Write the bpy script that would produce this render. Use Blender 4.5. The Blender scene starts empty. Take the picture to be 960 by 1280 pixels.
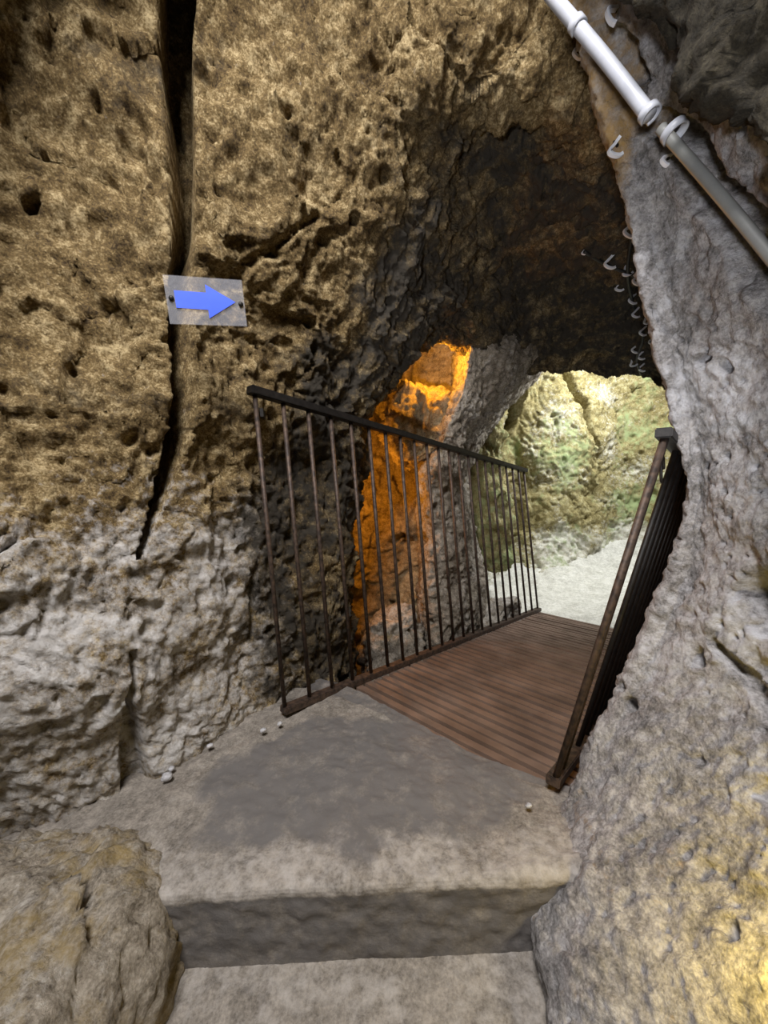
import bpy, bmesh, math, random
import numpy as np
from mathutils import Matrix, Vector

# ------------------------------------------------------------------ camera, world, lights, exposure
F_PX, PITCH, ROLL, CAM_H = 485.0, math.radians(8), math.radians(4), 0.98
scene = bpy.context.scene
C = scene.collection
_fwd = np.array([0, math.cos(PITCH), -math.sin(PITCH)])
_up0 = np.array([0, math.sin(PITCH), math.cos(PITCH)])
_rt0 = np.array([1.0, 0, 0])
_up = math.cos(ROLL) * _up0 + math.sin(ROLL) * _rt0
_rt = math.cos(ROLL) * _rt0 - math.sin(ROLL) * _up0
CAM = np.array([0, 0, CAM_H])
cam_data = bpy.data.cameras.new('camera')
cam = bpy.data.objects.new('camera', cam_data)
C.objects.link(cam)
cam_data.sensor_fit = 'VERTICAL'
cam_data.sensor_height = 36
cam_data.lens = 36 * F_PX / 1280
cam_data.clip_start = 0.02
M = Matrix.Identity(4)
for i in range(3):
    M[i][0], M[i][1], M[i][2], M[i][3] = _rt[i], _up[i], -_fwd[i], CAM[i]
cam.matrix_world = M
scene.camera = cam

world = bpy.data.worlds.new('cave_air')
scene.world = world
world.use_nodes = True
world.node_tree.nodes['Background'].inputs[0].default_value = (0.75, 0.80, 0.9, 1)
world.node_tree.nodes['Background'].inputs[1].default_value = 0.012

scene.view_settings.view_transform = 'Standard'
scene.view_settings.look = 'None'
scene.view_settings.exposure = 0.0
scene.view_settings.gamma = 1.0
scene.view_settings.use_curve_mapping = False


def lamp(name, kind, loc, power, color, size=0.1, aim=None, spot=None, blend=0.4):
    d = bpy.data.lights.new(name, kind)
    d.energy = power
    d.color = color
    if kind == 'AREA':
        d.size = size
    else:
        d.shadow_soft_size = size
    if kind == 'SPOT':
        d.spot_size = math.radians(spot)
        d.spot_blend = blend
    o = bpy.data.objects.new(name, d)
    C.objects.link(o)
    o.location = loc
    if aim is not None:
        o.rotation_euler = (Vector(aim) - Vector(loc)).to_track_quat('-Z', 'Y').to_euler()
    return o


# ceiling lamp of the passage behind the photographer, daylight of the far chamber, orange and yellow cave lamps
lamp('passage_lamp', 'AREA', (-0.25, -0.5, 3.3), 165, (1.0, 0.98, 0.97), 0.9, aim=(-0.1, 1.2, 0.4))
lamp('added_vault_spot', 'SPOT', (-0.5, -0.85, 0.62), 140, (0.93, 0.95, 1.0), 0.08, aim=(1.15, 2.4, 1.75), spot=40, blend=0.6)  # added fill spot behind the camera, brightens the clips on the vault
lamp('chamber_daylight', 'AREA', (2.7, 3.6, 2.3), 95, (0.95, 0.98, 1.0), 0.6, aim=(1.7, 4.2, -0.3))
lamp('niche_lamp', 'POINT', (0.42, 2.64, 1.60), 13, (1.0, 0.42, 0.03), 0.04)
lamp('niche_lamp', 'POINT', (-0.28, 2.55, 0.75), 15, (1.0, 0.38, 0.03), 0.03)
lamp('floor_lamp_right', 'POINT', (0.50, 0.42, 0.25), 3.6, (1.0, 0.70, 0.05), 0.04)


def ray(px, py):
    return (px - 480) / F_PX * _rt - (py - 640) / F_PX * _up + _fwd


def P(px, py, Y):
    """point at distance Y ahead in the cave seen in the direction of a photograph pixel"""
    d = ray(px, py)
    return CAM + d * (Y / d[1])


def G(px, py, z):
    d = ray(px, py)
    return CAM + d * ((z - CAM_H) / d[2])


# ------------------------------------------------------------------ noise
rng = np.random.RandomState(7)
_perm = rng.permutation(256).astype(np.int32)
_perm = np.concatenate([_perm, _perm, _perm])
_grad = rng.normal(size=(256, 3))
_grad /= np.linalg.norm(_grad, axis=1)[:, None]
_jit = rng.rand(256, 3)
_rnd = rng.rand(256)


def _hash(ix, iy, iz):
    return _perm[_perm[_perm[ix & 255] + (iy & 255)] + (iz & 255)]


def perlin(p):
    i = np.floor(p).astype(np.int32)
    f = p - i
    u = f * f * f * (f * (f * 6 - 15) + 10)
    r = 0
    for dx in (0, 1):
        wx = u[:, 0] if dx else 1 - u[:, 0]
        for dy in (0, 1):
            wy = u[:, 1] if dy else 1 - u[:, 1]
            for dz in (0, 1):
                wz = u[:, 2] if dz else 1 - u[:, 2]
                g = _grad[_hash(i[:, 0] + dx, i[:, 1] + dy, i[:, 2] + dz)]
                r = r + wx * wy * wz * (g[:, 0] * (f[:, 0] - dx) + g[:, 1] * (f[:, 1] - dy) + g[:, 2] * (f[:, 2] - dz))
    return r * 1.5


def fbm(p, o=3, gain=0.5):
    a, s, r = 1.0, 1.0, 0
    for k in range(o):
        r = r + a * perlin(p * s + 17.3 * k)
        a *= gain
        s *= 2.03
    return r


def ridged(p, o=2):
    a, s, r = 1.0, 1.0, 0
    for k in range(o):
        r = r + a * (1 - 2 * np.abs(perlin(p * s + 31.7 * k)))
        a *= 0.5
        s *= 2.1
    return r


def worley(p):
    i = np.floor(p).astype(np.int32)
    f = p - i
    best = np.full(len(p), 9.0)
    idv = np.zeros(len(p))
    tilt = np.zeros(len(p))
    for dx in (-1, 0, 1):
        for dy in (-1, 0, 1):
            for dz in (-1, 0, 1):
                h = _hash(i[:, 0] + dx, i[:, 1] + dy, i[:, 2] + dz)
                q = _jit[h] + (dx, dy, dz) - f
                d = (q * q).sum(1)
                m = d < best
                best[m] = d[m]
                idv[m] = _rnd[h[m]]
                tilt[m] = (_grad[h[m]] * q[m]).sum(1)
    return np.sqrt(best), idv, tilt


def sstep(a, b, x):
    t = np.clip((x - a) / (b - a), 0, 1)
    return t * t * (3 - 2 * t)


def rock_relief(p, big=1.0, mid=1.0, fine=1.0, pits=1.0, chip=1.0, warp_by=0.06):
    warp = np.stack([fbm(p * 4 + 5, 2), fbm(p * 4 + 50, 2), fbm(p * 4 + 90, 2)], 1)
    q = p + warp_by * warp
    d = 0.055 * big * fbm(p * 2.2, 2)
    d = d + 0.050 * mid * fbm(q * (5.5, 5.5, 4.5) + 3, 3, 0.55)
    d = d + 0.016 * fine * fbm(q * (24, 24, 17), 3, 0.62)
    w, idv, tilt = worley(q * (5, 5, 4))
    d = d + 0.050 * mid * chip * tilt * (0.4 + idv)
    w, idv, tilt = worley(q * 15 + 4)
    d = d + 0.014 * fine * chip * tilt + 0.004 * fine * perlin(p * 70)
    if np.any(pits):
        sel = sstep(-0.1, 0.25, fbm(p * 3 + 70, 2))
        w, idv, tilt = worley((p + 0.03 * warp) * 8 + 2)
        r = 0.10 + 0.20 * idv
        d = d - 0.045 * pits * (idv > 0.68) * sstep(r, r * 0.5, w)
        w, idv, tilt = worley((p + 0.02 * warp) * 22 + 11)
        r = 0.12 + 0.22 * idv
        d = d - 0.016 * pits * (idv > 0.62) * sel * sstep(r, r * 0.45, w)
    return d


# ------------------------------------------------------------------ lofted rock surfaces
def _cr(ctrl, t):
    """Catmull-Rom along axis 0, t in segment units"""
    n = len(ctrl)
    i = np.clip(np.floor(t).astype(int), 0, n - 2)
    f = (t - i)[:, None, None]
    ext = np.concatenate([[2 * ctrl[0] - ctrl[1]], ctrl, [2 * ctrl[-1] - ctrl[-2]]])
    a, b, c, d = ext[i], ext[i + 1], ext[i + 2], ext[i + 3]
    return 0.5 * (2 * b + (c - a) * f + (2 * a - 5 * b + 4 * c - d) * f * f + (3 * b - a - 3 * c + d) * f ** 3)


def _params(ctrl, step, lo=4, hi=90):
    seg = np.linalg.norm(np.diff(ctrl, axis=0), axis=2)
    seg = np.percentile(seg, 70, axis=1)
    out = []
    for k, s in enumerate(seg):
        n = int(np.clip(s / step, lo, hi))
        out.append(k + np.arange(n) / n)
    out.append(np.array([len(seg)]))
    return np.concatenate(out)


class Patch:
    def __init__(self, ctrl, step=0.007, hi=90, straight=False):
        ctrl = np.array(ctrl, float)
        u = _params(ctrl, step, hi=hi)
        v = _params(ctrl.swapaxes(0, 1), step, hi=hi)
        if straight:
            i0 = np.clip(np.floor(u).astype(int), 0, len(ctrl) - 2)
            g = ctrl[i0] + (ctrl[i0 + 1] - ctrl[i0]) * (u - i0)[:, None, None]
        else:
            g = _cr(ctrl, u)
        g = _cr(g.swapaxes(0, 1), v).swapaxes(0, 1)
        self.g = g
        self.shape = g.shape[:2]
        self.normals()
        self.attr = {}

    def normals(self, face=None):
        g = self.g
        n = np.cross(np.gradient(g, axis=0), np.gradient(g, axis=1))
        n /= np.linalg.norm(n, axis=2)[:, :, None] + 1e-9
        c = g[g.shape[0] // 2, g.shape[1] // 2]
        self.n = n

    def orient(self, toward):
        """flip normals so that they look toward a point on average"""
        s = ((np.array(toward) - self.g) * self.n).sum(2)
        if np.median(s) < 0:
            self.n = -self.n

    @property
    def p(self):
        return self.g.reshape(-1, 3)

    def push(self, d):
        self.g = self.g + self.n * np.asarray(d).reshape(self.shape)[:, :, None]

    def find(self, px, py):
        d = ray(px, py)
        d = d / np.linalg.norm(d)
        v = self.p - CAM
        t = v @ d
        perp = np.linalg.norm(v - t[:, None] * d, axis=1)
        near = perp < max(perp.min() * 1.5, 0.012)
        k = np.where(near)[0]
        return self.p[k[np.argmin(t[k])]]

    def dent(self, px, py, r, depth, sx=1.0, sz=1.0):
        c = self.find(px, py)
        q = (self.p - c) / (sx, 1, sz)
        q = q + 0.7 * r * np.stack([fbm(self.p * 22 + 3, 2), fbm(self.p * 22 + 33, 2), fbm(self.p * 22 + 63, 2)], 1)
        w = np.linalg.norm(q, axis=1) / r
        self.push(-depth * sstep(1.0, 0.35, w))

    def groove(self, pts, width, depth, wob=0.012):
        """carve a crack that follows pixels on this surface"""
        c = np.array([self.find(*q[:2]) for q in pts])
        ws = np.array([q[2] if len(q) > 2 else 1.0 for q in pts])
        p = self.p
        p2 = p + wob * np.stack([perlin(p * 9 + 3), perlin(p * 9 + 33), perlin(p * 9 + 63)], 1)
        best = np.full(len(p), 9.0)
        for a, b, wa, wb in zip(c[:-1], c[1:], ws[:-1], ws[1:]):
            ab = b - a
            t = np.clip(((p2 - a) @ ab) / (ab @ ab), 0, 1)
            dist = np.linalg.norm(p2 - a - t[:, None] * ab, axis=1) / (width * (wa + (wb - wa) * t))
            best = np.minimum(best, dist)
        self.push(-depth * sstep(1.0, 0.6, best))

    def build(self, name, mat, parent=None):
        nu, nv = self.shape
        idx = np.arange(nu * nv).reshape(nu, nv)
        quads = np.stack([idx[:-1, :-1], idx[1:, :-1], idx[1:, 1:], idx[:-1, 1:]], -1).reshape(-1, 4)
        # match winding to the oriented normals
        g = self.g
        a, b, c = g[quads[:, 0] // nv, quads[:, 0] % nv], g[quads[:, 1] // nv, quads[:, 1] % nv], g[quads[:, 2] // nv, quads[:, 2] % nv]
        fn = np.cross(b - a, c - a)
        if (fn * self.n.reshape(-1, 3)[quads[:, 0]]).sum() < 0:
            quads = quads[:, ::-1]
        return mesh_obj(name, self.p, quads, mat, parent, self.attr)


def mesh_obj(name, verts, quads, mat, parent=None, attr=None, smooth=True):
    me = bpy.data.meshes.new(name)
    quads = np.ascontiguousarray(quads, dtype=np.int32)
    n, k = len(quads), quads.shape[1]
    me.vertices.add(len(verts))
    me.vertices.foreach_set('co', np.ascontiguousarray(verts, dtype=np.float32).ravel())
    me.loops.add(n * k)
    me.loops.foreach_set('vertex_index', quads.ravel())
    me.polygons.add(n)
    me.polygons.foreach_set('loop_start', np.arange(0, n * k, k, dtype=np.int32))
    me.polygons.foreach_set('loop_total', np.full(n, k, dtype=np.int32))
    me.polygons.foreach_set('use_smooth', np.full(n, smooth, dtype=bool))
    for an, av in (attr or {}).items():
        at = me.attributes.new(an, 'FLOAT', 'POINT')
        at.data.foreach_set('value', np.ascontiguousarray(av, dtype=np.float32))
    me.update()
    me.validate()
    o = bpy.data.objects.new(name, me)
    C.objects.link(o)
    o.data.materials.append(mat)
    if parent:
        o.parent = parent
    return o


# ------------------------------------------------------------------ materials
def nodes_of(name):
    m = bpy.data.materials.new(name)
    m.use_nodes = True
    nt = m.node_tree
    return m, nt, nt.nodes['Principled BSDF']


def rgb(r, g, b):
    f = lambda c: (c / 255 / 12.92) if c / 255 <= 0.04045 else ((c / 255 + 0.055) / 1.055) ** 2.4
    return (f(r), f(g), f(b), 1)


def rock_mat(name, dark, base, light, pale, stain_or_shade=None, rough=0.92, bump=0.8):
    """mottled stone: three tones from layered noise, 'pale' attribute for mineral bloom, 'stain' for colour deposits and painted shade"""
    m, nt, bs = nodes_of(name)
    N, L = nt.nodes.new, nt.links.new
    tc = N('ShaderNodeTexCoord')

    def noise(scale, detail=6, rough_=0.6):
        n = N('ShaderNodeTexNoise')
        n.inputs['Scale'].default_value = scale
        n.inputs['Detail'].default_value = detail
        n.inputs['Roughness'].default_value = rough_
        L(tc.outputs['Object'], n.inputs['Vector'])
        return n.outputs['Fac']
    r = N('ShaderNodeValToRGB')
    e = r.color_ramp.elements
    e[0].position, e[0].color = 0.40, dark
    e[1].position, e[1].color = 0.60, light
    x = e.new(0.50)
    x.color = base
    mixn = N('ShaderNodeMath')
    mixn.operation = 'MULTIPLY_ADD'
    L(noise(9, 9, 0.74), mixn.inputs[0])
    mixn.inputs[1].default_value = 0.40
    sc = N('ShaderNodeMath')
    sc.operation = 'MULTIPLY'
    L(noise(42, 6, 0.7), sc.inputs[0])
    sc.inputs[1].default_value = 0.34
    sg = N('ShaderNodeMath')
    sg.operation = 'MULTIPLY_ADD'
    L(noise(150, 3, 0.6), sg.inputs[0])
    sg.inputs[1].default_value = 0.26
    L(sc.outputs[0], sg.inputs[2])
    L(sg.outputs[0], mixn.inputs[2])
    L(mixn.outputs[0], r.inputs[0])
    col = r.outputs[0]

    def layer(col, attr, color, scale):
        a = N('ShaderNodeAttribute')
        a.attribute_name = attr
        ms = N('ShaderNodeMath')
        ms.operation = 'MULTIPLY_ADD'
        L(noise(scale, 5, 0.7), ms.inputs[0])
        ms.inputs[1].default_value = 3.4
        ms.inputs[2].default_value = -2.25
        ad = N('ShaderNodeMath')
        ad.operation = 'MULTIPLY_ADD'
        L(a.outputs['Fac'], ad.inputs[0])
        ad.inputs[1].default_value = 1.5
        L(ms.outputs[0], ad.inputs[2])
        ad.use_clamp = True
        mx = N('ShaderNodeMix')
        mx.data_type = 'RGBA'
        L(ad.outputs[0], mx.inputs['Factor'])
        L(col, mx.inputs['A'])
        mx.inputs['B'].default_value = color
        return mx.outputs['Result']
    if pale:
        col = layer(col, 'pale', pale, 30)
    if stain_or_shade:
        col = layer(col, 'stain_or_shade', stain_or_shade, 14)
    L(col, bs.inputs['Base Color'])
    bs.inputs['Roughness'].default_value = rough
    bs.inputs['Specular IOR Level'].default_value = 0.25
    b = N('ShaderNodeBump')
    b.inputs['Strength'].default_value = bump
    b.inputs['Distance'].default_value = 0.02
    L(noise(55, 9, 0.72), b.inputs['Height'])
    L(b.outputs[0], bs.inputs['Normal'])
    return m


def metal_mat(name, c1, c2, rough=0.55, metallic=0.6, scale=60):
    m, nt, bs = nodes_of(name)
    N, L = nt.nodes.new, nt.links.new
    tc = N('ShaderNodeTexCoord')
    n = N('ShaderNodeTexNoise')
    n.inputs['Scale'].default_value = scale
    n.inputs['Detail'].default_value = 5
    geo = N('ShaderNodeNewGeometry')
    L(geo.outputs['Position'], n.inputs['Vector'])
    r = N('ShaderNodeValToRGB')
    r.color_ramp.elements[0].position, r.color_ramp.elements[0].color = 0.35, c1
    r.color_ramp.elements[1].position, r.color_ramp.elements[1].color = 0.7, c2
    L(n.outputs['Fac'], r.inputs[0])
    L(r.outputs[0], bs.inputs['Base Color'])
    bs.inputs['Roughness'].default_value = rough
    bs.inputs['Metallic'].default_value = metallic
    b = N('ShaderNodeBump')
    b.inputs['Strength'].default_value = 0.25
    b.inputs['Distance'].default_value = 0.003
    L(n.outputs['Fac'], b.inputs['Height'])
    L(b.outputs[0], bs.inputs['Normal'])
    return m


M_LEFT = rock_mat('ochre_tuff', rgb(60, 47, 30), rgb(117, 97, 63), rgb(188, 168, 128), rgb(196, 192, 189), rgb(60, 55, 48))  # last tone carries the painted shade of the vault
M_RIGHT = rock_mat('grey_tuff', rgb(96, 93, 92), rgb(150, 146, 145), rgb(192, 188, 187), rgb(206, 205, 209), rgb(172, 140, 92))
M_DARK = rock_mat('brown_grey_tuff', rgb(88, 78, 66), rgb(142, 132, 118), rgb(180, 170, 156), rgb(196, 190, 182), rgb(150, 128, 78))
M_OVER = rock_mat('shade_painted_tuff', rgb(32, 29, 23), rgb(50, 45, 36), rgb(72, 66, 53), rgb(110, 104, 94), rgb(56, 48, 33))  # overhang rock, its shade put into the colour
M_FAR = rock_mat('mossy_tuff', rgb(100, 90, 58), rgb(152, 139, 92), rgb(194, 187, 146), rgb(222, 219, 206), rgb(158, 172, 122))
M_NICHE = rock_mat('pitted_tuff', rgb(110, 96, 74), rgb(176, 158, 124), rgb(214, 198, 164), None)
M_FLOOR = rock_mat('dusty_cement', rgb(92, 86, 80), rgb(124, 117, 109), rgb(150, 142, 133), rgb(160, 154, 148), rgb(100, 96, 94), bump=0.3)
M_WHITE = rock_mat('white_dust_floor', rgb(170, 168, 158), rgb(204, 202, 192), rgb(228, 226, 218), None, bump=0.3)
M_IRON = metal_mat('rusty_iron', rgb(46, 38, 34), rgb(92, 74, 62), 0.6, 0.35)
M_BLACK = metal_mat('black_painted_iron', rgb(22, 20, 19), rgb(38, 34, 32), 0.55, 0.2)
M_DECK = metal_mat('brown_deck_metal', rgb(92, 73, 61), rgb(122, 100, 86), 0.7, 0.05, 7)
M_PIPE = metal_mat('white_plastic', rgb(160, 162, 170), rgb(178, 180, 188), 0.4, 0.0, 20)
M_PIPE_SHADE = metal_mat('shade_grey_plastic', rgb(112, 112, 110), rgb(128, 128, 124), 0.5, 0.0, 20)  # plastic greyed to paint in the lower conduit's shade
M_CLIP = metal_mat('bright_white_plastic', rgb(226, 226, 234), rgb(240, 240, 246), 0.4, 0.0, 20)
M_CABLE = metal_mat('black_cable', rgb(22, 22, 22), rgb(40, 38, 36), 0.6, 0.0, 20)
M_BLUE = metal_mat('blue_vinyl', rgb(58, 92, 232), rgb(66, 102, 242), 0.45, 0.0, 10)
M_SCREW = metal_mat('dark_screw', rgb(20, 18, 16), rgb(40, 36, 32), 0.4, 0.6, 40)
M_GLASS, _nt, _bs = nodes_of('clear_acrylic')
_bs.inputs['Base Color'].default_value = rgb(206, 206, 214)
_bs.inputs['Roughness'].default_value = 0.25
_bs.inputs['Alpha'].default_value = 0.28
_n = _nt.nodes.new('ShaderNodeTexNoise')
_n.inputs['Scale'].default_value = 14
_r = _nt.nodes.new('ShaderNodeMapRange')
_r.inputs['To Min'].default_value = 0.10
_r.inputs['To Max'].default_value = 0.20
_nt.links.new(_n.outputs['Fac'], _r.inputs['Value'])
_nt.links.new(_r.outputs[0], _bs.inputs['Alpha'])


def tag(o, label=None, cat=None, group=None, kind=None):
    if label: o['label'] = label
    if cat: o['category'] = cat
    if group: o['group'] = group
    if kind: o['kind'] = kind
    return o


def empty(name, loc):
    o = bpy.data.objects.new(name, None)
    C.objects.link(o)
    o.location = loc
    o.empty_display_size = 0.05
    return o


# ------------------------------------------------------------------ the cave: left wall with the vault of the passage
def g0(px, py): return G(px, py, -0.12)


W = [
    [g0(-300, 1250), g0(-40, 1110), g0(110, 1045), g0(168, 1015), g0(250, 960), g0(335, 900), P(392, 890, 1.66), P(440, 880, 1.85), P(425, 860, 2.3), P(380, 850, 2.6)],
    [P(-300, 850, .6), P(-40, 850, .86), P(90, 850, 1.0), P(165, 850, 1.10), P(250, 830, 1.28), P(335, 800, 1.54), P(395, 770, 1.75), P(437, 740, 1.9), P(425, 730, 2.3), P(380, 720, 2.6)],
    [P(-300, 600, .66), P(-40, 600, .98), P(90, 600, 1.13), P(180, 600, 1.23), P(260, 600, 1.38), P(335, 590, 1.60), P(398, 580, 1.78), P(446, 570, 1.95), P(445, 570, 2.35), P(400, 570, 2.7)],
    [P(-300, 350, .68), P(-40, 380, 1.06), P(100, 400, 1.2), P(200, 410, 1.28), P(290, 430, 1.47), P(370, 440, 1.63), P(430, 455, 1.76), P(480, 475, 1.95), P(485, 485, 2.3), P(470, 490, 2.6)],
    [P(-300, -100, .72), P(-40, 100, 1.1), P(100, 200, 1.25), P(220, 270, 1.32), P(320, 320, 1.45), P(400, 350, 1.58), P(460, 380, 1.70), P(505, 410, 1.9), P(528, 430, 2.2), P(545, 432, 2.6)],
    [P(-200, -500, .8), P(60, -200, 1.15), P(180, -50, 1.3), P(280, 60, 1.4), P(370, 160, 1.45), P(440, 220, 1.5), P(490, 270, 1.62), P(540, 335, 1.9), P(590, 400, 2.4), P(650, 465, 3.1)],
    [P(150, -700, .9), P(300, -400, 1.2), P(380, -150, 1.35), P(440, -30, 1.4), P(490, 60, 1.43), P(530, 120, 1.48), P(560, 175, 1.64), P(600, 270, 1.95), P(640, 355, 2.5), P(690, 464, 3.2)],
    [P(450, -800, .9), P(500, -400, 1.15), P(540, -150, 1.3), P(570, -20, 1.38), P(595, 60, 1.42), P(620, 115, 1.48), P(640, 175, 1.68), P(670, 270, 2.0), P(700, 365, 2.6), P(740, 466, 3.3)],
    [P(750, -800, .9), P(720, -400, 1.1), P(710, -150, 1.25), P(705, -20, 1.35), P(705, 80, 1.42), P(710, 145, 1.5), P(725, 205, 1.7), P(745, 290, 2.05), P(768, 385, 2.7), P(790, 474, 3.3)],
    [P(1000, -500, .9), P(900, -250, 1.1), P(850, -80, 1.3), P(820, 20, 1.4), P(805, 110, 1.5), P(805, 180, 1.6), P(812, 250, 1.8), P(825, 335, 2.2), P(833, 415, 2.8), P(838, 490, 3.3)],
    [P(1300, 200, .9), P(1150, 250, 1.1), P(1050, 280, 1.3), P(1000, 300, 1.45), P(960, 330, 1.6), P(930, 360, 1.7), P(915, 400, 1.9), P(900, 460, 2.3), P(895, 520, 2.8), P(890, 580, 3.3)],
    [P(1300, 900, .9), P(1150, 900, 1.1), P(1060, 900, 1.3), P(1020, 900, 1.45), P(985, 900, 1.6), P(960, 890, 1.7), P(950, 880, 1.9), P(935, 850, 2.3), P(925, 820, 2.8), P(920, 800, 3.3)],
]
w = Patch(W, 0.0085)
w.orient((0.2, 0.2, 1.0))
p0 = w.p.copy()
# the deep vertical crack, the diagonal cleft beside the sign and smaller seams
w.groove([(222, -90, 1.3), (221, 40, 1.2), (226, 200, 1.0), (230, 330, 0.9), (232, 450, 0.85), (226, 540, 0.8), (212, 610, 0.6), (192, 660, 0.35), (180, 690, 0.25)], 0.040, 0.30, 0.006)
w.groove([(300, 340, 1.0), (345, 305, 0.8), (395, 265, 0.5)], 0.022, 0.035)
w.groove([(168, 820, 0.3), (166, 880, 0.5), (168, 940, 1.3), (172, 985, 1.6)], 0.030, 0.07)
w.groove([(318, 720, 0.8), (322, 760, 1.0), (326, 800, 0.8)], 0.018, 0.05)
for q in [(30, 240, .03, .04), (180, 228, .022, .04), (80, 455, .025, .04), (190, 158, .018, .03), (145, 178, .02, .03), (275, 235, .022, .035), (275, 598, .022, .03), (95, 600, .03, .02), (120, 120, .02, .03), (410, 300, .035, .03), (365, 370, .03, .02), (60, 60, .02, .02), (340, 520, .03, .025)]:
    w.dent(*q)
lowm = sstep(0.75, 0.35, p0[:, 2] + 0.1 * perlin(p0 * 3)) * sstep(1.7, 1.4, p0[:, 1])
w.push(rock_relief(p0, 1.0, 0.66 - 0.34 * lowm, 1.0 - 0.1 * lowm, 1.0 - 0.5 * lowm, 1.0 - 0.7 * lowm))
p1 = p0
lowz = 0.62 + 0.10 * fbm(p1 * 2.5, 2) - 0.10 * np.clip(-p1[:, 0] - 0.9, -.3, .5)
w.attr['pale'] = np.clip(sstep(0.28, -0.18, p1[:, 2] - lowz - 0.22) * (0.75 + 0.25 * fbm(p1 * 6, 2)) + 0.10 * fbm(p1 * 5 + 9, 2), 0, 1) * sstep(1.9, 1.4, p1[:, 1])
w.attr['stain_or_shade'] = np.clip(0.15 + 0.45 * fbm(p1 * 3 + 40, 2) + 0.8 * sstep(1.45, 1.80, p1[:, 1] + 0.15 * sstep(1.3, 0.9, p1[:, 2]) + 0.12 * fbm(p1 * 4, 2)), 0, 1)  # random mottling plus painted shade that deepens into the vault
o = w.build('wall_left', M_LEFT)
tag(o, 'ochre rock wall with a deep vertical crack, arching over the dark passage', None, None, 'structure')

# right rock face beside the stairs
R = [
    [P(900, -700, 1.2), P(700, -500, 1.1), P(800, -500, .95), P(900, -500, .8), P(1000, -500, .65), P(1200, -500, .5), P(1500, -500, .3)],
    [P(820, -120, 1.7), P(690, -120, 1.22), P(760, -120, 1.05), P(830, -120, .92), P(910, -120, .8), P(1040, -120, .62), P(1350, -120, .35)],
    [P(850, 30, 1.7), P(722, 30, 1.22), P(775, 30, 1.08), P(830, 30, .97), P(900, 40, .84), P(1020, 40, .66), P(1300, 40, .38)],
    [P(850, 120, 1.7), P(745, 120, 1.20), P(790, 120, 1.09), P(840, 125, .99), P(905, 130, .86), P(1010, 130, .7), P(1280, 130, .4)],
    [P(870, 250, 1.6), P(780, 250, 1.18), P(818, 250, 1.09), P(866, 260, .99), P(930, 270, .86), P(1030, 280, .7), P(1280, 300, .42)],
    [P(890, 400, 1.6), P(814, 400, 1.16), P(845, 400, 1.08), P(890, 400, .98), P(950, 400, .86), P(1050, 400, .69), P(1290, 400, .42)],
    [P(905, 560, 1.55), P(851, 560, 1.10), P(872, 560, 1.04), P(906, 560, .95), P(955, 560, .85), P(1050, 560, .68), P(1300, 560, .42)],
    [P(905, 650, 1.5), P(860, 645, 1.10), P(876, 650, 1.03), P(906, 650, .94), P(955, 650, .83), P(1050, 650, .67), P(1300, 650, .42)],
    [P(880, 760, 1.4), P(824, 750, 1.09), P(852, 755, 1.01), P(890, 755, .91), P(950, 755, .8), P(1045, 755, .65), P(1280, 755, .42)],
    [P(830, 890, 1.3), P(767, 870, 1.07), P(795, 875, .98), P(845, 880, .88), P(920, 880, .77), P(1020, 880, .63), P(1240, 880, .42)],
    [P(770, 1010, 1.25), P(704, 1000, 1.0), P(726, 1002, .91), P(775, 1005, .83), P(860, 1005, .73), P(975, 1005, .61), P(1200, 1005, .42)],
    [P(700, 1140, 1.0), P(672, 1120, .83), P(694, 1120, .77), P(742, 1120, .71), P(830, 1120, .65), P(955, 1120, .56), P(1180, 1120, .4)],
    [P(690, 1300, .72), P(688, 1280, .62), P(712, 1280, .58), P(760, 1280, .55), P(840, 1280, .51), P(955, 1280, .46), P(1150, 1280, .36)],
    [P(690, 1600, .5), P(690, 1560, .46), P(715, 1560, .44), P(760, 1560, .42), P(840, 1560, .4), P(955, 1560, .37), P(1150, 1560, .3)],
]
r = Patch(R, 0.0065)
r.orient((-0.3, 0.3, 1.0))
p0 = r.p.copy()
edge = np.ones(len(p0))
r.groove([(800, 150, .6), (850, 200, 1.0), (900, 265, 1.2), (960, 350, 1.3), (1030, 440, 1.2)], 0.052, 0.11)
r.groove([(760, 30, 1), (775, 70, 1.2), (790, 105, .6)], 0.035, 0.08)
r.groove([(885, 800, .6), (925, 850, 1.0), (960, 900, 1.0)], 0.020, 0.03)
r.groove([(812, 380, .5), (830, 405, .8), (850, 425, .4)], 0.014, 0.02)
for q in [(945, 750, .075, .13), (955, 618, .03, .06), (897, 573, .02, .04), (878, 588, .02, .04), (905, 648, .010, .02), (875, 740, .012, .025), (940, 30, .03, .03), (935, 345, .02, .03), (905, 1148, .022, .03), (875, 1085, .025, .02), (955, 990, .03, .03), (940, 830, .03, .02), (860, 950, .02, .02)]:
    r.dent(*q)
r.push(rock_relief(p0 * 1.25 + 7, 0.4, 0.32, 0.6, 1.3, 0.4, 0.03) / 1.3)
w_, id_, _ = worley(p0 * 42 + 9)
r.push(-0.009 * (id_ > 0.72) * sstep(0.38, 0.15, w_))
r.attr['pale'] = np.clip(0.45 + 0.5 * fbm(p0 * 4, 3), 0, 1) * sstep(0.0, 0.5, p0[:, 2] + 0.2 * perlin(p0 * 5))
r.attr['stain_or_shade'] = np.clip(sstep(0.70, 0.56, p0[:, 0] / p0[:, 1] + 0.08 * fbm(p0 * 6, 2)) * sstep(1.35, 1.7, p0[:, 2]) * 0.8
                          + 0.22 * sstep(0.25, -0.1, p0[:, 2] + 0.15 * fbm(p0 * 5, 2)), 0, 1)
o = r.build('wall_right', M_RIGHT)
tag(o, 'pale grey pitted rock face rising at the right of the steps', None, None, 'structure')

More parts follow.
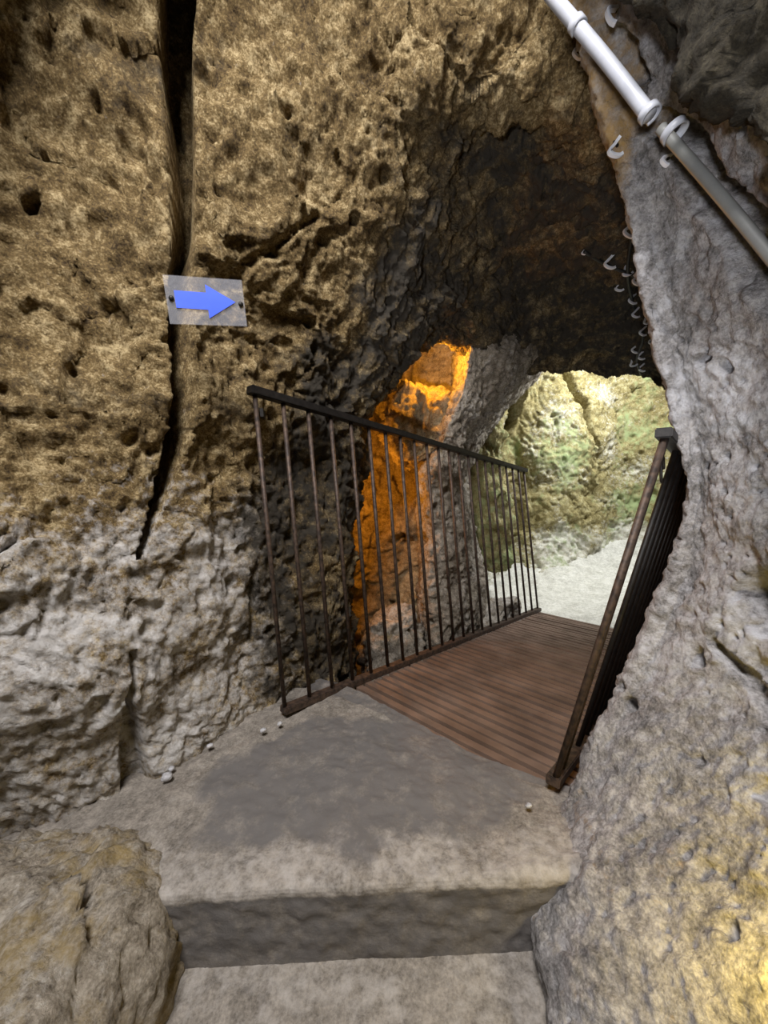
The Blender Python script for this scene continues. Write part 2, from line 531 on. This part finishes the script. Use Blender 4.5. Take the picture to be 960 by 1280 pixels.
# overhang of the ceiling above the right rock face
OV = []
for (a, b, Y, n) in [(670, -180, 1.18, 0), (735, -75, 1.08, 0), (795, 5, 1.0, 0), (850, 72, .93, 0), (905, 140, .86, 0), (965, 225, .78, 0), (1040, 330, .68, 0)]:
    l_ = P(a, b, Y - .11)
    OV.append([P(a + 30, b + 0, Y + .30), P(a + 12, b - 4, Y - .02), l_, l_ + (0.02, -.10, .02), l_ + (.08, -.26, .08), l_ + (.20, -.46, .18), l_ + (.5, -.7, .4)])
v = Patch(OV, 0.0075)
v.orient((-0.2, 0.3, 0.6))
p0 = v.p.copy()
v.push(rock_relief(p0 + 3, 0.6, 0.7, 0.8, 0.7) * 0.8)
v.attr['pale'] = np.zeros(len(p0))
v.attr['stain_or_shade'] = np.clip(0.3 + 0.5 * fbm(p0 * 3, 2), 0, 0.6)
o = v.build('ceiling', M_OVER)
tag(o, 'dark rock overhang of the ceiling at the upper right', None, None, 'structure')

# rock pier between the orange niche and the far chamber
PI_ = [
    [P(520, 960, 3.3), P(528, 940, 2.9), P(535, 925, 2.52), P(555, 915, 2.46), P(580, 890, 2.56), P(602, 870, 2.78), P(622, 850, 3.2), P(615, 840, 3.9)],
    [P(522, 840, 3.3), P(526, 830, 2.9), P(533, 815, 2.54), P(552, 800, 2.48), P(574, 790, 2.58), P(594, 780, 2.80), P(610, 770, 3.25), P(600, 765, 3.9)],
    [P(524, 720, 3.3), P(526, 720, 2.9), P(532, 710, 2.56), P(550, 700, 2.50), P(570, 695, 2.60), P(586, 690, 2.82), P(598, 690, 3.3), P(590, 690, 3.9)],
    [P(525, 610, 3.3), P(525, 610, 2.9), P(531, 605, 2.58), P(547, 600, 2.52), P(564, 600, 2.62), P(579, 600, 2.84), P(582, 605, 3.3), P(583, 610, 3.9)],
    [P(548, 545, 3.3), P(547, 545, 2.9), P(552, 542, 2.58), P(563, 540, 2.54), P(579, 540, 2.64), P(590, 545, 2.88), P(602, 550, 3.3), P(594, 555, 3.9)],
    [P(565, 500, 3.3), P(563, 500, 2.9), P(571, 498, 2.56), P(585, 495, 2.54), P(597, 495, 2.66), P(621, 503, 2.94), P(634, 508, 3.35), P(626, 512, 3.9)],
    [P(575, 445, 3.3), P(573, 445, 2.9), P(583, 440, 2.54), P(604, 440, 2.54), P(633, 445, 2.70), P(660, 458, 3.0), P(678, 462, 3.4), P(668, 468, 3.9)],
    [P(580, 390, 3.4), P(577, 385, 3.0), P(588, 385, 2.75), P(618, 395, 2.75), P(653, 405, 2.85), P(693, 415, 3.15), P(708, 420, 3.45), P(703, 420, 3.9)],
]
pi = Patch(PI_, 0.010)
pi.orient((0.3, 0.8, 0.8))
p0 = pi.p.copy()
pi.push(rock_relief(p0 * 1.1 + 13, 0.7, 0.5, 1.0, 1.0, 0.6))
pi.attr['pale'] = np.clip(0.3 + 0.4 * fbm(p0 * 4, 2), 0, 1)
pi.attr['stain_or_shade'] = np.clip(0.1 + 0.3 * fbm(p0 * 3, 2), 0, 0.6)
o = pi.build('wall_pier', M_DARK)
tag(o, 'grey rock pier between the orange niche and the bright far chamber', None, None, 'structure')

# hollow of the lamp-lit niche
NI = []
for y, dz in [(330, 0), (420, .1), (500, .12), (600, .1), (700, .05), (800, 0), (900, -.1)]:
    NI.append([P(330, y, 2.5), P(390, y, 2.85 + dz), P(440, y, 3.1 + dz), P(490, y, 3.2 + dz), P(535, y, 3.15 + dz), P(560, y, 3.05 + dz), P(572, y, 2.95)])
ni = Patch(NI, 0.012)
ni.orient((0.2, 1.0, 0.9))
p0 = ni.p.copy()
ni.push(rock_relief(p0 * 1.0 + 23, 1.2, 1.2, 1.0, 1.2))
o = ni.build('wall_niche', M_NICHE)
tag(o, 'back of the rock niche lit orange and yellow by a hidden lamp', None, None, 'structure')

# walls of the far chamber
FA = []
for y, k in [(200, 0.0), (330, .05), (420, .08), (470, .10), (520, .05), (580, 0), (640, -.03), (690, -.10), (720, -.22), (780, -.5)]:
    FA.append([P(540, y, 4.1 + k), P(580, y, 4.2 + k), P(615, y, 4.3 + k), P(640, y, 4.55 + k), P(660, y, 4.5 + k), P(690, y, 4.45 + k), P(725, y, 4.5 + k), P(752, y, 4.6 + k), P(775, y, 4.75 + k), P(815, y, 4.7 + k), P(860, y, 4.5 + k), P(920, y, 4.2 + k), P(1000, y, 3.7 + k)])
fa = Patch(FA, 0.014)
fa.orient((0.8, 2.0, 0.8))
p0 = fa.p.copy()
fa.groove([(652, 455, 1.0), (648, 490, 1.2), (640, 520, 1.0), (634, 560, .6)], 0.085, 0.6)
fa.groove([(703, 450, 1.2), (716, 480, 1.2), (732, 510, 1.2), (738, 540, .7), (748, 560, .6), (754, 590, .6), (752, 625, .4)], 0.050, 0.35)
fa.groove([(770, 500, .6), (775, 530, .8), (780, 560, .5)], 0.025, 0.08)
for q in [(693, 518, .05, .10), (795, 488, .07, .12), (684, 590, .03, .05), (634, 575, .03, .05), (765, 630, .03, .05)]:
    fa.dent(*q)
fa.push(rock_relief(p0 * 0.8 + 33, 1.0, 0.55, 1.0, 0.8) * 1.1)
fa.attr['pale'] = np.clip(0.25 + 0.55 * fbm(p0 * 2.2 + 4, 3) + 0.7 * sstep(0.15, -0.25, p0[:, 2] + 0.2 * fbm(p0 * 3, 2)), 0, 1)
fa.attr['stain_or_shade'] = np.clip(0.10 + 0.75 * fbm(p0 * 1.6 + 14, 3) + 0.30 * sstep(0.9, 0.2, np.abs(p0[:, 2] - 0.6)), 0, 1)
o = fa.build('wall_back', M_FAR)
tag(o, 'sunlit greenish yellow rock wall of the far chamber', None, None, 'structure')

# ------------------------------------------------------------------ floors and steps
A = np.array([-0.45, 1.43, 0.0]); B = np.array([1.29, 3.25, -0.45])     # foot of the left railing
ATOP = np.array([-0.43, 1.43, 1.245]); BTOP = np.array([1.19, 3.25, 0.795])
Cc = np.array([0.44, 1.01, 0.0]); CTOP = np.array([0.735, 1.01, 0.99])
DIR = (B - A) / np.linalg.norm(B - A)
LEN = np.linalg.norm(B - A)
DXY = DIR[:2] / np.linalg.norm(DIR[:2])
PERP = np.array([DXY[1], -DXY[0], 0])
WID = float((Cc - A) @ PERP)
SLOPE = DIR[2] / np.linalg.norm(DIR[:2])


def slab(name, rows, mat, thick, relief, pale, stain_or_shade, label, seed=0, step=0.008):
    """stone slab: worn top with a rounded front edge and a front face; rows run from front to back"""
    rows = [np.array(q, float) for q in rows]
    f = rows[0]
    lip = [f + (0, 0, -thick), f + (0, 0, -thick * 0.5), f + (0, 0.0, -0.022), f + (0, 0.002, -0.014), f + (0, 0.007, -0.006), f + (0, 0.014, -0.002), f + (0, 0.024, 0)]
    ctrl = lip + [lip[-1] * (1 - k) + rows[-1] * k for k in (0.33, 0.66, 1.0)]
    s = Patch(ctrl, step, straight=True)
    s.orient((0, 0.2, 2.0))
    p = s.p.copy()
    s.push(relief(p))
    s.attr['pale'] = pale(p)
    s.attr['stain_or_shade'] = stain_or_shade(p)
    o = s.build(name, mat)
    tag(o, label, None, None, 'structure')
    return s


def soft(p):
    return 0.010 * fbm(p * 4 + 3, 2) + 0.006 * fbm(p * 16, 2) + 0.003 * perlin(p * 50)


n_ = 9
fx = np.linspace(-1.15, 0.75, n_)
fy0 = 0.772 - 0.015 * (fx + 0.15)
front = np.stack([fx, fy0, 0 * fx], 1)
rows = [front]
for k in (0.33, 0.66, 1.0):
    yb = np.clip(1.655 - 0.94 * (fx + 0.24), 1.03, 1.75)
    rows.append(np.stack([fx, fy0 + (yb - fy0) * k, 0 * fx - 0.034 * (k > .5)], 1))
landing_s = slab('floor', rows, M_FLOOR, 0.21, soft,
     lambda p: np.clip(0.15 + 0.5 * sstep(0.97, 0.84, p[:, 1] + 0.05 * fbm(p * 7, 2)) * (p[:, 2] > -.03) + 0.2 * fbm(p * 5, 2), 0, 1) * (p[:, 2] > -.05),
     lambda p: np.clip(1.15 * sstep(0.55, 0.38, np.hypot((p[:, 0] + 0.12) * 0.9, (p[:, 1] - 1.13) * 1.7) + 0.10 * fbm(p * 5, 3)) + 0.9 * (p[:, 2] < -.03), 0, 1),  # dark cement patch, plus shade painted on the riser
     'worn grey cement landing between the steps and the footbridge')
# lower tread with its worn, bowed front edge
bow = 0.47 + 0.10 * ((fx + 0.12) / 0.6) ** 2 * -1
front2 = np.stack([fx, bow, 0 * fx - 0.205], 1)
rows = [front2] + [np.stack([fx, bow + (0.83 - bow) * k, 0 * fx - 0.205], 1) for k in (0.5, 1.0)]
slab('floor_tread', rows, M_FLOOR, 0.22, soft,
     lambda p: np.clip(0.45 + 0.35 * fbm(p * 6 + 8, 2), 0, 1) * (p[:, 2] > -.23), lambda p: np.clip(0.1 + 0.3 * fbm(p * 4 + 2, 2) + 0.9 * (p[:, 2] < -.23), 0, 1),  # riser below the edge darkened with painted shade
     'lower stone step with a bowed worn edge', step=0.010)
front3 = np.stack([fx, 0 * fx - 0.4, 0 * fx - 0.42], 1)
rows = [front3] + [np.stack([fx, -0.4 + 1.0 * k + 0 * fx, 0 * fx - 0.42], 1) for k in (0.5, 1.0)]
slab('floor_tread', rows, M_FLOOR, 0.22, soft, lambda p: np.full(len(p), 0.4), lambda p: np.full(len(p), 0.1), 'lowest stone step at the bottom edge of the view', step=0.02)

# chamber floor and the ground under the bridge
ax = np.linspace(-0.8, 3.6, 10)
FL = []
for y, z in [(3.02, -.9), (3.12, -.52), (3.22, -.47), (3.5, -.465), (3.9, -.46), (4.3, -.42), (4.7, -.25), (5.0, 0.0)]:
    FL.append([(x, y - 0.55 * (x - 1.3) * (y < 3.4), z - 0.0) for x in ax])
fl = Patch(FL, 0.016)
fl.orient((1, 3.5, 3))
p0 = fl.p.copy()
fl.push(0.05 * fbm(p0 * 2.5, 2) * sstep(3.6, 4.3, p0[:, 1]) + 0.02 * ridged(p0 * 6, 2) * sstep(3.5, 4.1, p0[:, 1]) + soft(p0))
o = fl.build('floor_chamber', M_WHITE)
tag(o, 'bright white dusty floor of the far chamber beyond the footbridge', None, None, 'structure')
gx = np.linspace(-1.0, 2.6, 8)
ug = Patch([[(x, y, -0.95) for x in gx] for y in np.linspace(1.0, 3.6, 7)], 0.03)
ug.orient((0, 0, 3))
ug.push(rock_relief(ug.p + 50, 1, 1, 1, 0))
ug.attr['pale'] = np.zeros(len(ug.p)); ug.attr['stain_or_shade'] = np.zeros(len(ug.p))
o = ug.build('floor_pit', M_DARK)
tag(o, 'dark rock bottom of the pit under the footbridge', None, None, 'structure')


# ------------------------------------------------------------------ loose rocks
def boulder(name, center, half, mat, label, cat='boulder', power=3.2, relief=0.6, seed=0, n=60, rz=0.0, group=None, pale=0.4, stain_or_shade=0.2, freq=1.0):
    nu, nv = n * 2, n
    th = np.linspace(0, 2 * math.pi, nu, endpoint=False)
    ph = np.linspace(-math.pi / 2, math.pi / 2, nv)
    T, Pp = np.meshgrid(th, ph, indexing='ij')
    d = np.stack([np.cos(Pp) * np.cos(T), np.cos(Pp) * np.sin(T), np.sin(Pp)], -1).reshape(-1, 3)
    s = (np.abs(d) ** power).sum(1) ** (-1 / power)
    q = d * s[:, None] * np.array(half)
    nrm = q / np.array(half) ** 2
    nrm /= np.linalg.norm(nrm, axis=1)[:, None]
    c, s_ = math.cos(rz), math.sin(rz)
    Rm = np.array([[c, -s_, 0], [s_, c, 0], [0, 0, 1]])
    q = q @ Rm.T
    nrm = nrm @ Rm.T
    wpos = q + np.array(center) + seed
    size = float(np.mean(half))
    q = q + nrm * (rock_relief(wpos * freq, 1, 1, 1, 0.8) * relief)[:, None]
    idx = np.arange(nu * nv).reshape(nu, nv)
    nx = np.roll(idx, -1, axis=0)
    quads = np.stack([idx[:, :-1], nx[:, :-1], nx[:, 1:], idx[:, 1:]], -1).reshape(-1, 4)
    at = {'pale': np.clip(pale + 0.4 * fbm(wpos * 5, 2), 0, 1), 'stain_or_shade': np.clip(stain_or_shade + 0.4 * fbm(wpos * 3 + 9, 2), 0, 1)}
    o = mesh_obj(name, q, quads, mat, None, at)
    o.location = center
    tag(o, label, cat, group)
    return o


def ctr(px, py, Y, dx=0, dy=0, dz=0):
    return P(px, py, Y) + np.array([dx, dy, dz])


boulder('boulder', (-0.93, 0.60, -0.28), (0.38, 0.40, 0.37), M_DARK, 'large rounded boulder beside the lower step in the bottom left corner', n=130, power=3.4, relief=0.6, seed=3, pale=0.2, stain_or_shade=0.35)
boulder('boulder', ctr(522, 535, 2.85), (0.26, 0.20, 0.25), M_NICHE, 'orange-lit rock ledge in the niche above the railing', n=90, relief=1.2, seed=5, power=2.8)
boulder('boulder', ctr(492, 830, 2.5), (0.20, 0.20, 0.36), M_DARK, 'tall rock low in the niche behind the railing bars', n=80, relief=1.0, seed=9)
boulder('boulder', ctr(618, 785, 3.15), (0.36, 0.13, 0.22), M_DARK, 'low grey rock ledge behind the far end of the left railing', n=80, relief=0.9, seed=12, rz=math.atan2(DXY[1], DXY[0]), pale=0.6)
boulder('boulder', ctr(608, 620, 3.75), (0.20, 0.2, 0.75), M_FAR, 'dark green upright rock at the left of the far chamber', n=90, relief=1.2, seed=15, pale=0.1, stain_or_shade=0.5)

for px, py, s, lb in [(209, 974, .011, 'pale pebble on the landing by the wall recess'), (329, 915, .010, 'pebble on the landing left of the railing foot'), (350, 907, .009, 'small pebble touching the railing foot'),
                      (215, 963, .007, 'tiny pebble beside the pale pebble near the wall'), (262, 935, .010, 'grey pebble at the base of the left wall'), (660, 1010, .008, 'pebble by the foot of the right railing')]:
    g = G(px, py, 0.0)
    boulder('pebble', (g[0], g[1], 0.004 + s * 0.5), (s * 1.2, s, s * .8), M_RIGHT, lb, 'pebble', 2.3, 0.10, n=10, group='pebbles on the landing', pale=0.8, freq=3)


# ------------------------------------------------------------------ small shape helpers
def obj_bm(name, bm, mat, parent=None, smooth=False):
    me = bpy.data.meshes.new(name)
    bmesh.ops.recalc_face_normals(bm, faces=bm.faces)
    bm.to_mesh(me)
    bm.free()
    if smooth:
        for f in me.polygons: f.use_smooth = True
    me.materials.append(mat)
    o = bpy.data.objects.new(name, me)
    C.objects.link(o)
    if parent: o.parent = parent
    return o


def beam(bm, a, b, w, h, up=(0, 0, 1), bev=0.0):
    """rectangular bar from a to b, width w across, height h along up"""
    a, b = Vector(a), Vector(b)
    d = (b - a).normalized()
    s = d.cross(Vector(up)).normalized()
    u = s.cross(d).normalized()
    vs = []
    for e in (a, b):
        for i, j in ((-1, -1), (1, -1), (1, 1), (-1, 1)):
            vs.append(bm.verts.new(e + s * (i * w / 2) + u * (j * h / 2)))
    fs = [bm.faces.new([vs[i] for i in q]) for q in ((0, 1, 2, 3), (4, 5, 6, 7), (0, 1, 5, 4), (1, 2, 6, 5), (2, 3, 7, 6), (3, 0, 4, 7))]
    if bev:
        bmesh.ops.bevel(bm, geom=list({e for f in fs for e in f.edges}), offset=bev, segments=2, affect='EDGES')


def tube(bm, pts, r, seg=10, caps=True, closed=False):
    pts = [Vector(q) for q in pts]
    rings = []
    n = len(pts)
    prev = None
    for i, q in enumerate(pts):
        d = (pts[min(i + 1, n - 1)] - pts[max(i - 1, 0)]).normalized()
        ref = prev if prev is not None else (Vector((0, 0, 1)) if abs(d.z) < 0.9 else Vector((1, 0, 0)))
        s = d.cross(ref).normalized()
        u = s.cross(d).normalized()
        prev = u
        rr = r[i] if isinstance(r, (list, tuple)) else r
        rings.append([bm.verts.new(q + (s * math.cos(2 * math.pi * k / seg) + u * math.sin(2 * math.pi * k / seg)) * rr) for k in range(seg)])
    for a, b in zip(rings[:-1], rings[1:]):
        for k in range(seg):
            bm.faces.new((a[k], a[(k + 1) % seg], b[(k + 1) % seg], b[k]))
    if caps:
        bm.faces.new(rings[0][::-1])
        bm.faces.new(rings[-1])


def spline(pts, n=8):
    pts = np.array(pts, float)[:, None, :]
    t = np.linspace(0, len(pts) - 1, (len(pts) - 1) * n + 1)
    return _cr(pts, np.minimum(t, len(pts) - 1 - 1e-9))[:, 0]


# ------------------------------------------------------------------ footbridge deck of cross slats
deck = empty('footbridge', tuple(A + DIR * 0.3))
tag(deck, 'brown ribbed footbridge deck sloping down between the two railings', 'footbridge')
base = np.array(deck.location)
n_slat = 40
slat_me = None
pitch_s = (LEN - 0.3) / n_slat
rzd = math.atan2(DXY[1], DXY[0])
rng2 = random.Random(4)
for k in range(n_slat):
    if slat_me is None:
        bm = bmesh.new()
        beam(bm, (0, -0.02, 0), (0, -(WID + 0.06), 0), pitch_s * 0.64, 0.022)
        so = obj_bm('slat', bm, M_DECK, deck)
        slat_me = so.data
    else:
        so = bpy.data.objects.new('slat', slat_me)
        C.objects.link(so)
        so.parent = deck
    q = A + DIR * (0.3 + (k + 0.5) * pitch_s) - base
    so.location = (q[0], q[1], q[2] - 0.014 + rng2.uniform(-.0025, .0025))
    so.rotation_euler = (rng2.uniform(-.004, .004), -math.atan(SLOPE), rzd + rng2.uniform(-.006, .006))
for t in (0.06, WID):
    bm = bmesh.new()
    a = A + PERP * t + DIR * 0.28 + (0, 0, -0.055) - base
    b = A + PERP * t + DIR * (LEN - .01) + (0, 0, -0.055) - base
    beam(bm, a, b, 0.05, 0.055)
    obj_bm('girder', bm, M_IRON, deck)
bm = bmesh.new()
a = A + DIR * 0.285 + PERP * 0.02 + (0, 0, -0.01) - base
beam(bm, a, a + PERP * (WID + 0.03), 0.02, 0.03)
obj_bm('end_plate', bm, M_IRON, deck)


# ------------------------------------------------------------------ railings
def bar_obj(a, b, r, parent, mat, origin, name='bar'):
    bm = bmesh.new()
    tube(bm, [np.array(a) - origin, np.array(b) - origin], r, 8)
    return obj_bm(name, bm, mat, parent, True)


rail = empty('railing', tuple(A))
tag(rail, 'long iron railing with thin upright bars along the left of the footbridge', 'railing')
nb = 22
for k in range(nb):
    t = k / (nb - 1)
    a = A + (B - A) * t + (0, 0, 0.02)
    b = ATOP + (BTOP - ATOP) * t - (0, 0, 0.015)
    bar_obj(a, b, 0.0088, rail, M_IRON, A)
bm = bmesh.new()
e = (BTOP - ATOP) / np.linalg.norm(BTOP - ATOP)
beam(bm, ATOP - e * 0.02 - A, BTOP + e * 0.04 - A, 0.042, 0.030, bev=0.003)
obj_bm('top_rail', bm, M_BLACK, rail)
bm = bmesh.new()
beam(bm, A - DIR * 0.01 + (0, 0, 0.012) - A, B + DIR * 0.03 + (0, 0, 0.012) - A, 0.045, 0.028, bev=0.003)
obj_bm('bottom_rail', bm, M_IRON, rail)
bm = bmesh.new()
beam(bm, ATOP - A + e * 0.02 - (0, 0, 0.07), ATOP - A + np.array([-0.02, 0.16, -0.07]), 0.012, 0.03)
obj_bm('wall_bracket', bm, M_BLACK, rail)

rr = empty('railing', tuple(Cc))
tag(rr, 'iron railing leaning outward against the right rock face, seen nearly edge on', 'railing')
for k in range(21):
    s = 0.22 + k * 0.095
    a = Cc + DIR * s + (0, 0, 0.02)
    b = CTOP + DIR * s * 0.98 - (0, 0, 0.012)
    bar_obj(a, b, 0.0088, rr, M_BLACK, Cc)
bar_obj(Cc, CTOP - (0, 0, 0.01), 0.0095, rr, M_IRON, Cc, 'end_post')
bar_obj(Cc + DIR * 0.055, CTOP + DIR * 0.03 - (0, 0, 0.01), 0.0065, rr, M_IRON, Cc)
bm = bmesh.new()
beam(bm, CTOP - DIR * 0.02 - Cc, CTOP + DIR * 2.25 - Cc, 0.038, 0.026, bev=0.003)
obj_bm('top_rail', bm, M_BLACK, rr)
bm = bmesh.new()
beam(bm, DIR * -0.01 + (0, 0, 0.012), DIR * 2.25 + (0, 0, 0.012), 0.04, 0.028, bev=0.003)
obj_bm('bottom_rail', bm, M_IRON, rr)
bm = bmesh.new()
h0 = CTOP - Cc + DIR * 0.10 + np.array([-0.02, 0, -0.03])
tube(bm, [h0 + (0.02 * math.cos(t) * DXY[0], 0.02 * math.cos(t) * DXY[1], -0.05 + 0.035 * math.sin(t)) for t in np.linspace(0, 1.7 * math.pi, 16)], 0.004, 6)
obj_bm('hook', bm, M_BLACK, rr, True)

# ------------------------------------------------------------------ arrow sign across the crack
c0 = [P(208, 344, 1.17), P(307, 351, 1.24), P(304, 408, 1.24), P(208, 405, 1.17)]
ctr0 = sum(c0) / 4
xax = (c0[1] + c0[2] - c0[0] - c0[3]) / 2
W_ = np.linalg.norm(xax)
xax = xax / W_
yax = (c0[0] + c0[1] - c0[2] - c0[3]) / 2
yax = yax - xax * (yax @ xax)
H_ = np.linalg.norm(yax)
yax /= H_
nax = np.cross(xax, yax)
if nax @ (CAM - ctr0) < 0: nax = -nax
sign = empty('arrow_sign', tuple(ctr0))
tag(sign, 'clear acrylic sign with a blue arrow pointing right, fixed across the wall crack', 'sign')


def poly_plate(name, pts, z0, z1, mat, bev=0):
    bm = bmesh.new()
    f = bm.faces.new([bm.verts.new(xax * x + yax * y + nax * z0) for x, y in pts])
    ret = bmesh.ops.extrude_face_region(bm, geom=[f])
    bmesh.ops.translate(bm, verts=[v_ for v_ in ret['geom'] if isinstance(v_, bmesh.types.BMVert)], vec=Vector(nax * (z1 - z0)))
    return obj_bm(name, bm, mat, sign)


hw, hh = W_ / 2, H_ / 2
poly_plate('plate', [(-hw, -hh), (hw, -hh), (hw, hh), (-hw, hh)], 0, 0.004, M_GLASS)
arrow = [(-.78, -.33), (.02, -.36), (.02, -.72), (.76, .02), (.02, .70), (.02, .36), (-.78, .38)]
poly_plate('arrow', [(x * hw, y * hh) for x, y in arrow], 0.0042, 0.0055, M_BLUE)
for sx, sy in ((-.87, .05), (.9, -.06)):
    bm = bmesh.new()
    q = xax * sx * hw + yax * sy * hh
    tube(bm, [q - nax * 0.03, q + nax * 0.004, q + nax * 0.0042, q + nax * 0.007, q + nax * 0.008], [0.003, 0.003, 0.007, 0.007, 0.004], 12)
    obj_bm('screw', bm, M_SCREW, sign, True)

# ------------------------------------------------------------------ conduit and clips
t_ = empty('conduit', tuple(P(820, 150, .92)))
tag(t_, 'white plastic conduit running down from the top edge to the strapped joint', 'conduit')
o0 = np.array(t_.location)
bm = bmesh.new()
tube(bm, [q - o0 for q in spline([P(640, -70, 1.12), P(690, -5, 1.06), P(752, 68, 1.0), P(812, 145, .93)])], 0.0145, 16)
obj_bm('pipe', bm, M_PIPE, t_, True)


def strap(px, py, Y, r, ax_, parent, org, a0=-0.5, a1=1.2, w=0.016, name='strap'):
    """curved band bent round a pipe"""
    c = P(px, py, Y)
    ax_ = ax_ / np.linalg.norm(ax_)
    s = np.cross(ax_, (0, 0, 1.0)); s /= np.linalg.norm(s)
    u = np.cross(s, ax_)
    bm = bmesh.new()
    rows_ = []
    for t in np.linspace(a0 * math.pi, a1 * math.pi, 18):
        d_ = s * math.cos(t) + u * math.sin(t)
        rows_.append([bm.verts.new(c + d_ * rr_ + ax_ * z_ - org) for rr_, z_ in ((r, -w / 2), (r + .004, -w / 2), (r + .004, w / 2), (r, w / 2))])
    for a, b in zip(rows_[:-1], rows_[1:]):
        for k in range(4):
            bm.faces.new((a[k], a[(k + 1) % 4], b[(k + 1) % 4], b[k]))
    bm.faces.new(rows_[0]); bm.faces.new(rows_[-1][::-1])
    return obj_bm(name, bm, M_PIPE, parent, True)


axp = P(812, 145, .93) - P(752, 68, 1.0)
strap(812, 142, .93, 0.0165, axp, t_, o0)
strap(722, 32, 1.03, 0.0145, axp, t_, o0, w=0.02)
t2 = empty('conduit', tuple(P(860, 200, .86)))
tag(t2, 'conduit greyed with painted shade in the groove below the overhang, running off the right edge', 'conduit')
o1 = np.array(t2.location)
bm = bmesh.new()
tube(bm, [q - o1 for q in spline([P(826, 160, .93), P(866, 205, .89), P(915, 262, .83), P(975, 335, .76), P(1060, 440, .66), P(1250, 660, .50)])], 0.011, 14)
obj_bm('pipe', bm, M_PIPE_SHADE, t2, True)
strap(843, 165, .90, 0.020, axp, t2, o1)


def clip(surf, px, py, Y, s, ang, label, group):
    """small bent plastic cable hook: a back foot and a curled arm"""
    c = surf.find(px, py)
    c = c + (CAM - c) / np.linalg.norm(CAM - c) * (s * 0.9)
    e_ = empty('cable_clip', tuple(c))
    rt, up = np.array([1, 0, 0]), np.array([0, 0, 1.0])
    ca, sa = math.cos(ang), math.sin(ang)
    X, U = rt * ca + up * sa, -rt * sa + up * ca
    prof = [(0.9, 1.0), (0.1, 0.35), (-0.5, -0.1), (-0.25, -0.55), (0.4, -0.85), (0.9, -0.8)]
    pts = spline([X * (a * s) + U * (b * s) for a, b in prof], 4)
    bm = bmesh.new()
    for a, b in zip(pts[:-1], pts[1:]):
        beam(bm, a, b + (b - a) * 0.15, 0.010, s * 0.34, up=np.cross(b - a, (0, 1.0, 0)))
    obj_bm('hook', bm, M_CLIP, e_)
    bm = bmesh.new()
    tube(bm, [X * s * .5 + U * s * .2, X * s * .9 + U * s * 1.1 + np.array([0, .05, .04])], 0.004, 6)
    obj_bm('nail', bm, M_SCREW, e_)
    tag(e_, label, 'cable clip', group)


CL = [(785, 291, 1.62, .020), (762, 329, 1.80, .020), (780, 340, 1.84, .018), (793, 350, 1.88, .018), (772, 361, 1.98, .017), (790, 376, 2.08, .018), (795, 390, 2.18, .017),
      (808, 403, 2.30, .017), (805, 414, 2.42, .017), (813, 424, 2.54, .018), (792, 438, 2.70, .018), (801, 446, 2.80, .018), (792, 455, 2.92, .018), (801, 461, 3.02, .018), (727, 318, 1.95, .008)]
lab = ['topmost cable clip, against the edge of the right rock face', 'large bent cable clip high on the passage vault, leftmost below the topmost', 'flat cable clip between two bent ones on the vault', 'cable clip touching the right rock edge below the flat clip']
for i, (a, b, Y, s) in enumerate(CL):
    lb = lab[i] if i < len(lab) else ('lone white dot-like clip on the dark vault' if i == 14 else 'small white cable clip in the row along the vault, %s from its lower end' % ['tenth', 'ninth', 'eighth', 'seventh', 'sixth', 'fifth', 'fourth', 'third', 'second', 'first'][i - 4])
    clip(w, a, b, Y, s * 1.9, (0.0, 0.1, 0.6, 0.0, 0.25)[i % 5], lb, 'cable clips on the passage vault')
clip(r, 765, 193, 1.10, .022, 0.2, 'white cable clip on the upper left edge of the right rock face', 'clips beside the conduit')
clip(w, 722, 58, 1.10, .020, -0.3, 'white cable clip just left of the conduit', 'clips beside the conduit')
clip(r, 760, 18, 1.06, .022, -0.6, 'white cable clip right of the conduit near the top edge', 'clips beside the conduit')
clip(r, 828, 196, .93, .014, -0.4, 'white cable clip just under the strapped joint', 'clips beside the conduit')

for nm, pts, lb in [('cable', [(800, 270, 1.55), (788, 300, 1.66), (782, 345, 1.86), (794, 385, 2.16), (806, 420, 2.5), (797, 450, 2.85), (800, 470, 3.15)], 'black cable running through the row of clips along the vault'),
                    ('cable', [(730, 318, 1.95), (760, 334, 1.84), (785, 344, 1.80), (812, 352, 1.72)], 'thin black cable crossing the vault to the lone clip')]:
    bm = bmesh.new()
    pp = [w.find(*q[:2]) for q in pts]
    pp = spline([q + (CAM - q) / np.linalg.norm(CAM - q) * 0.02 for q in pp])
    tube(bm, pp, 0.009, 8)
    tag(obj_bm(nm, bm, M_CABLE, None, True), lb, 'cable')
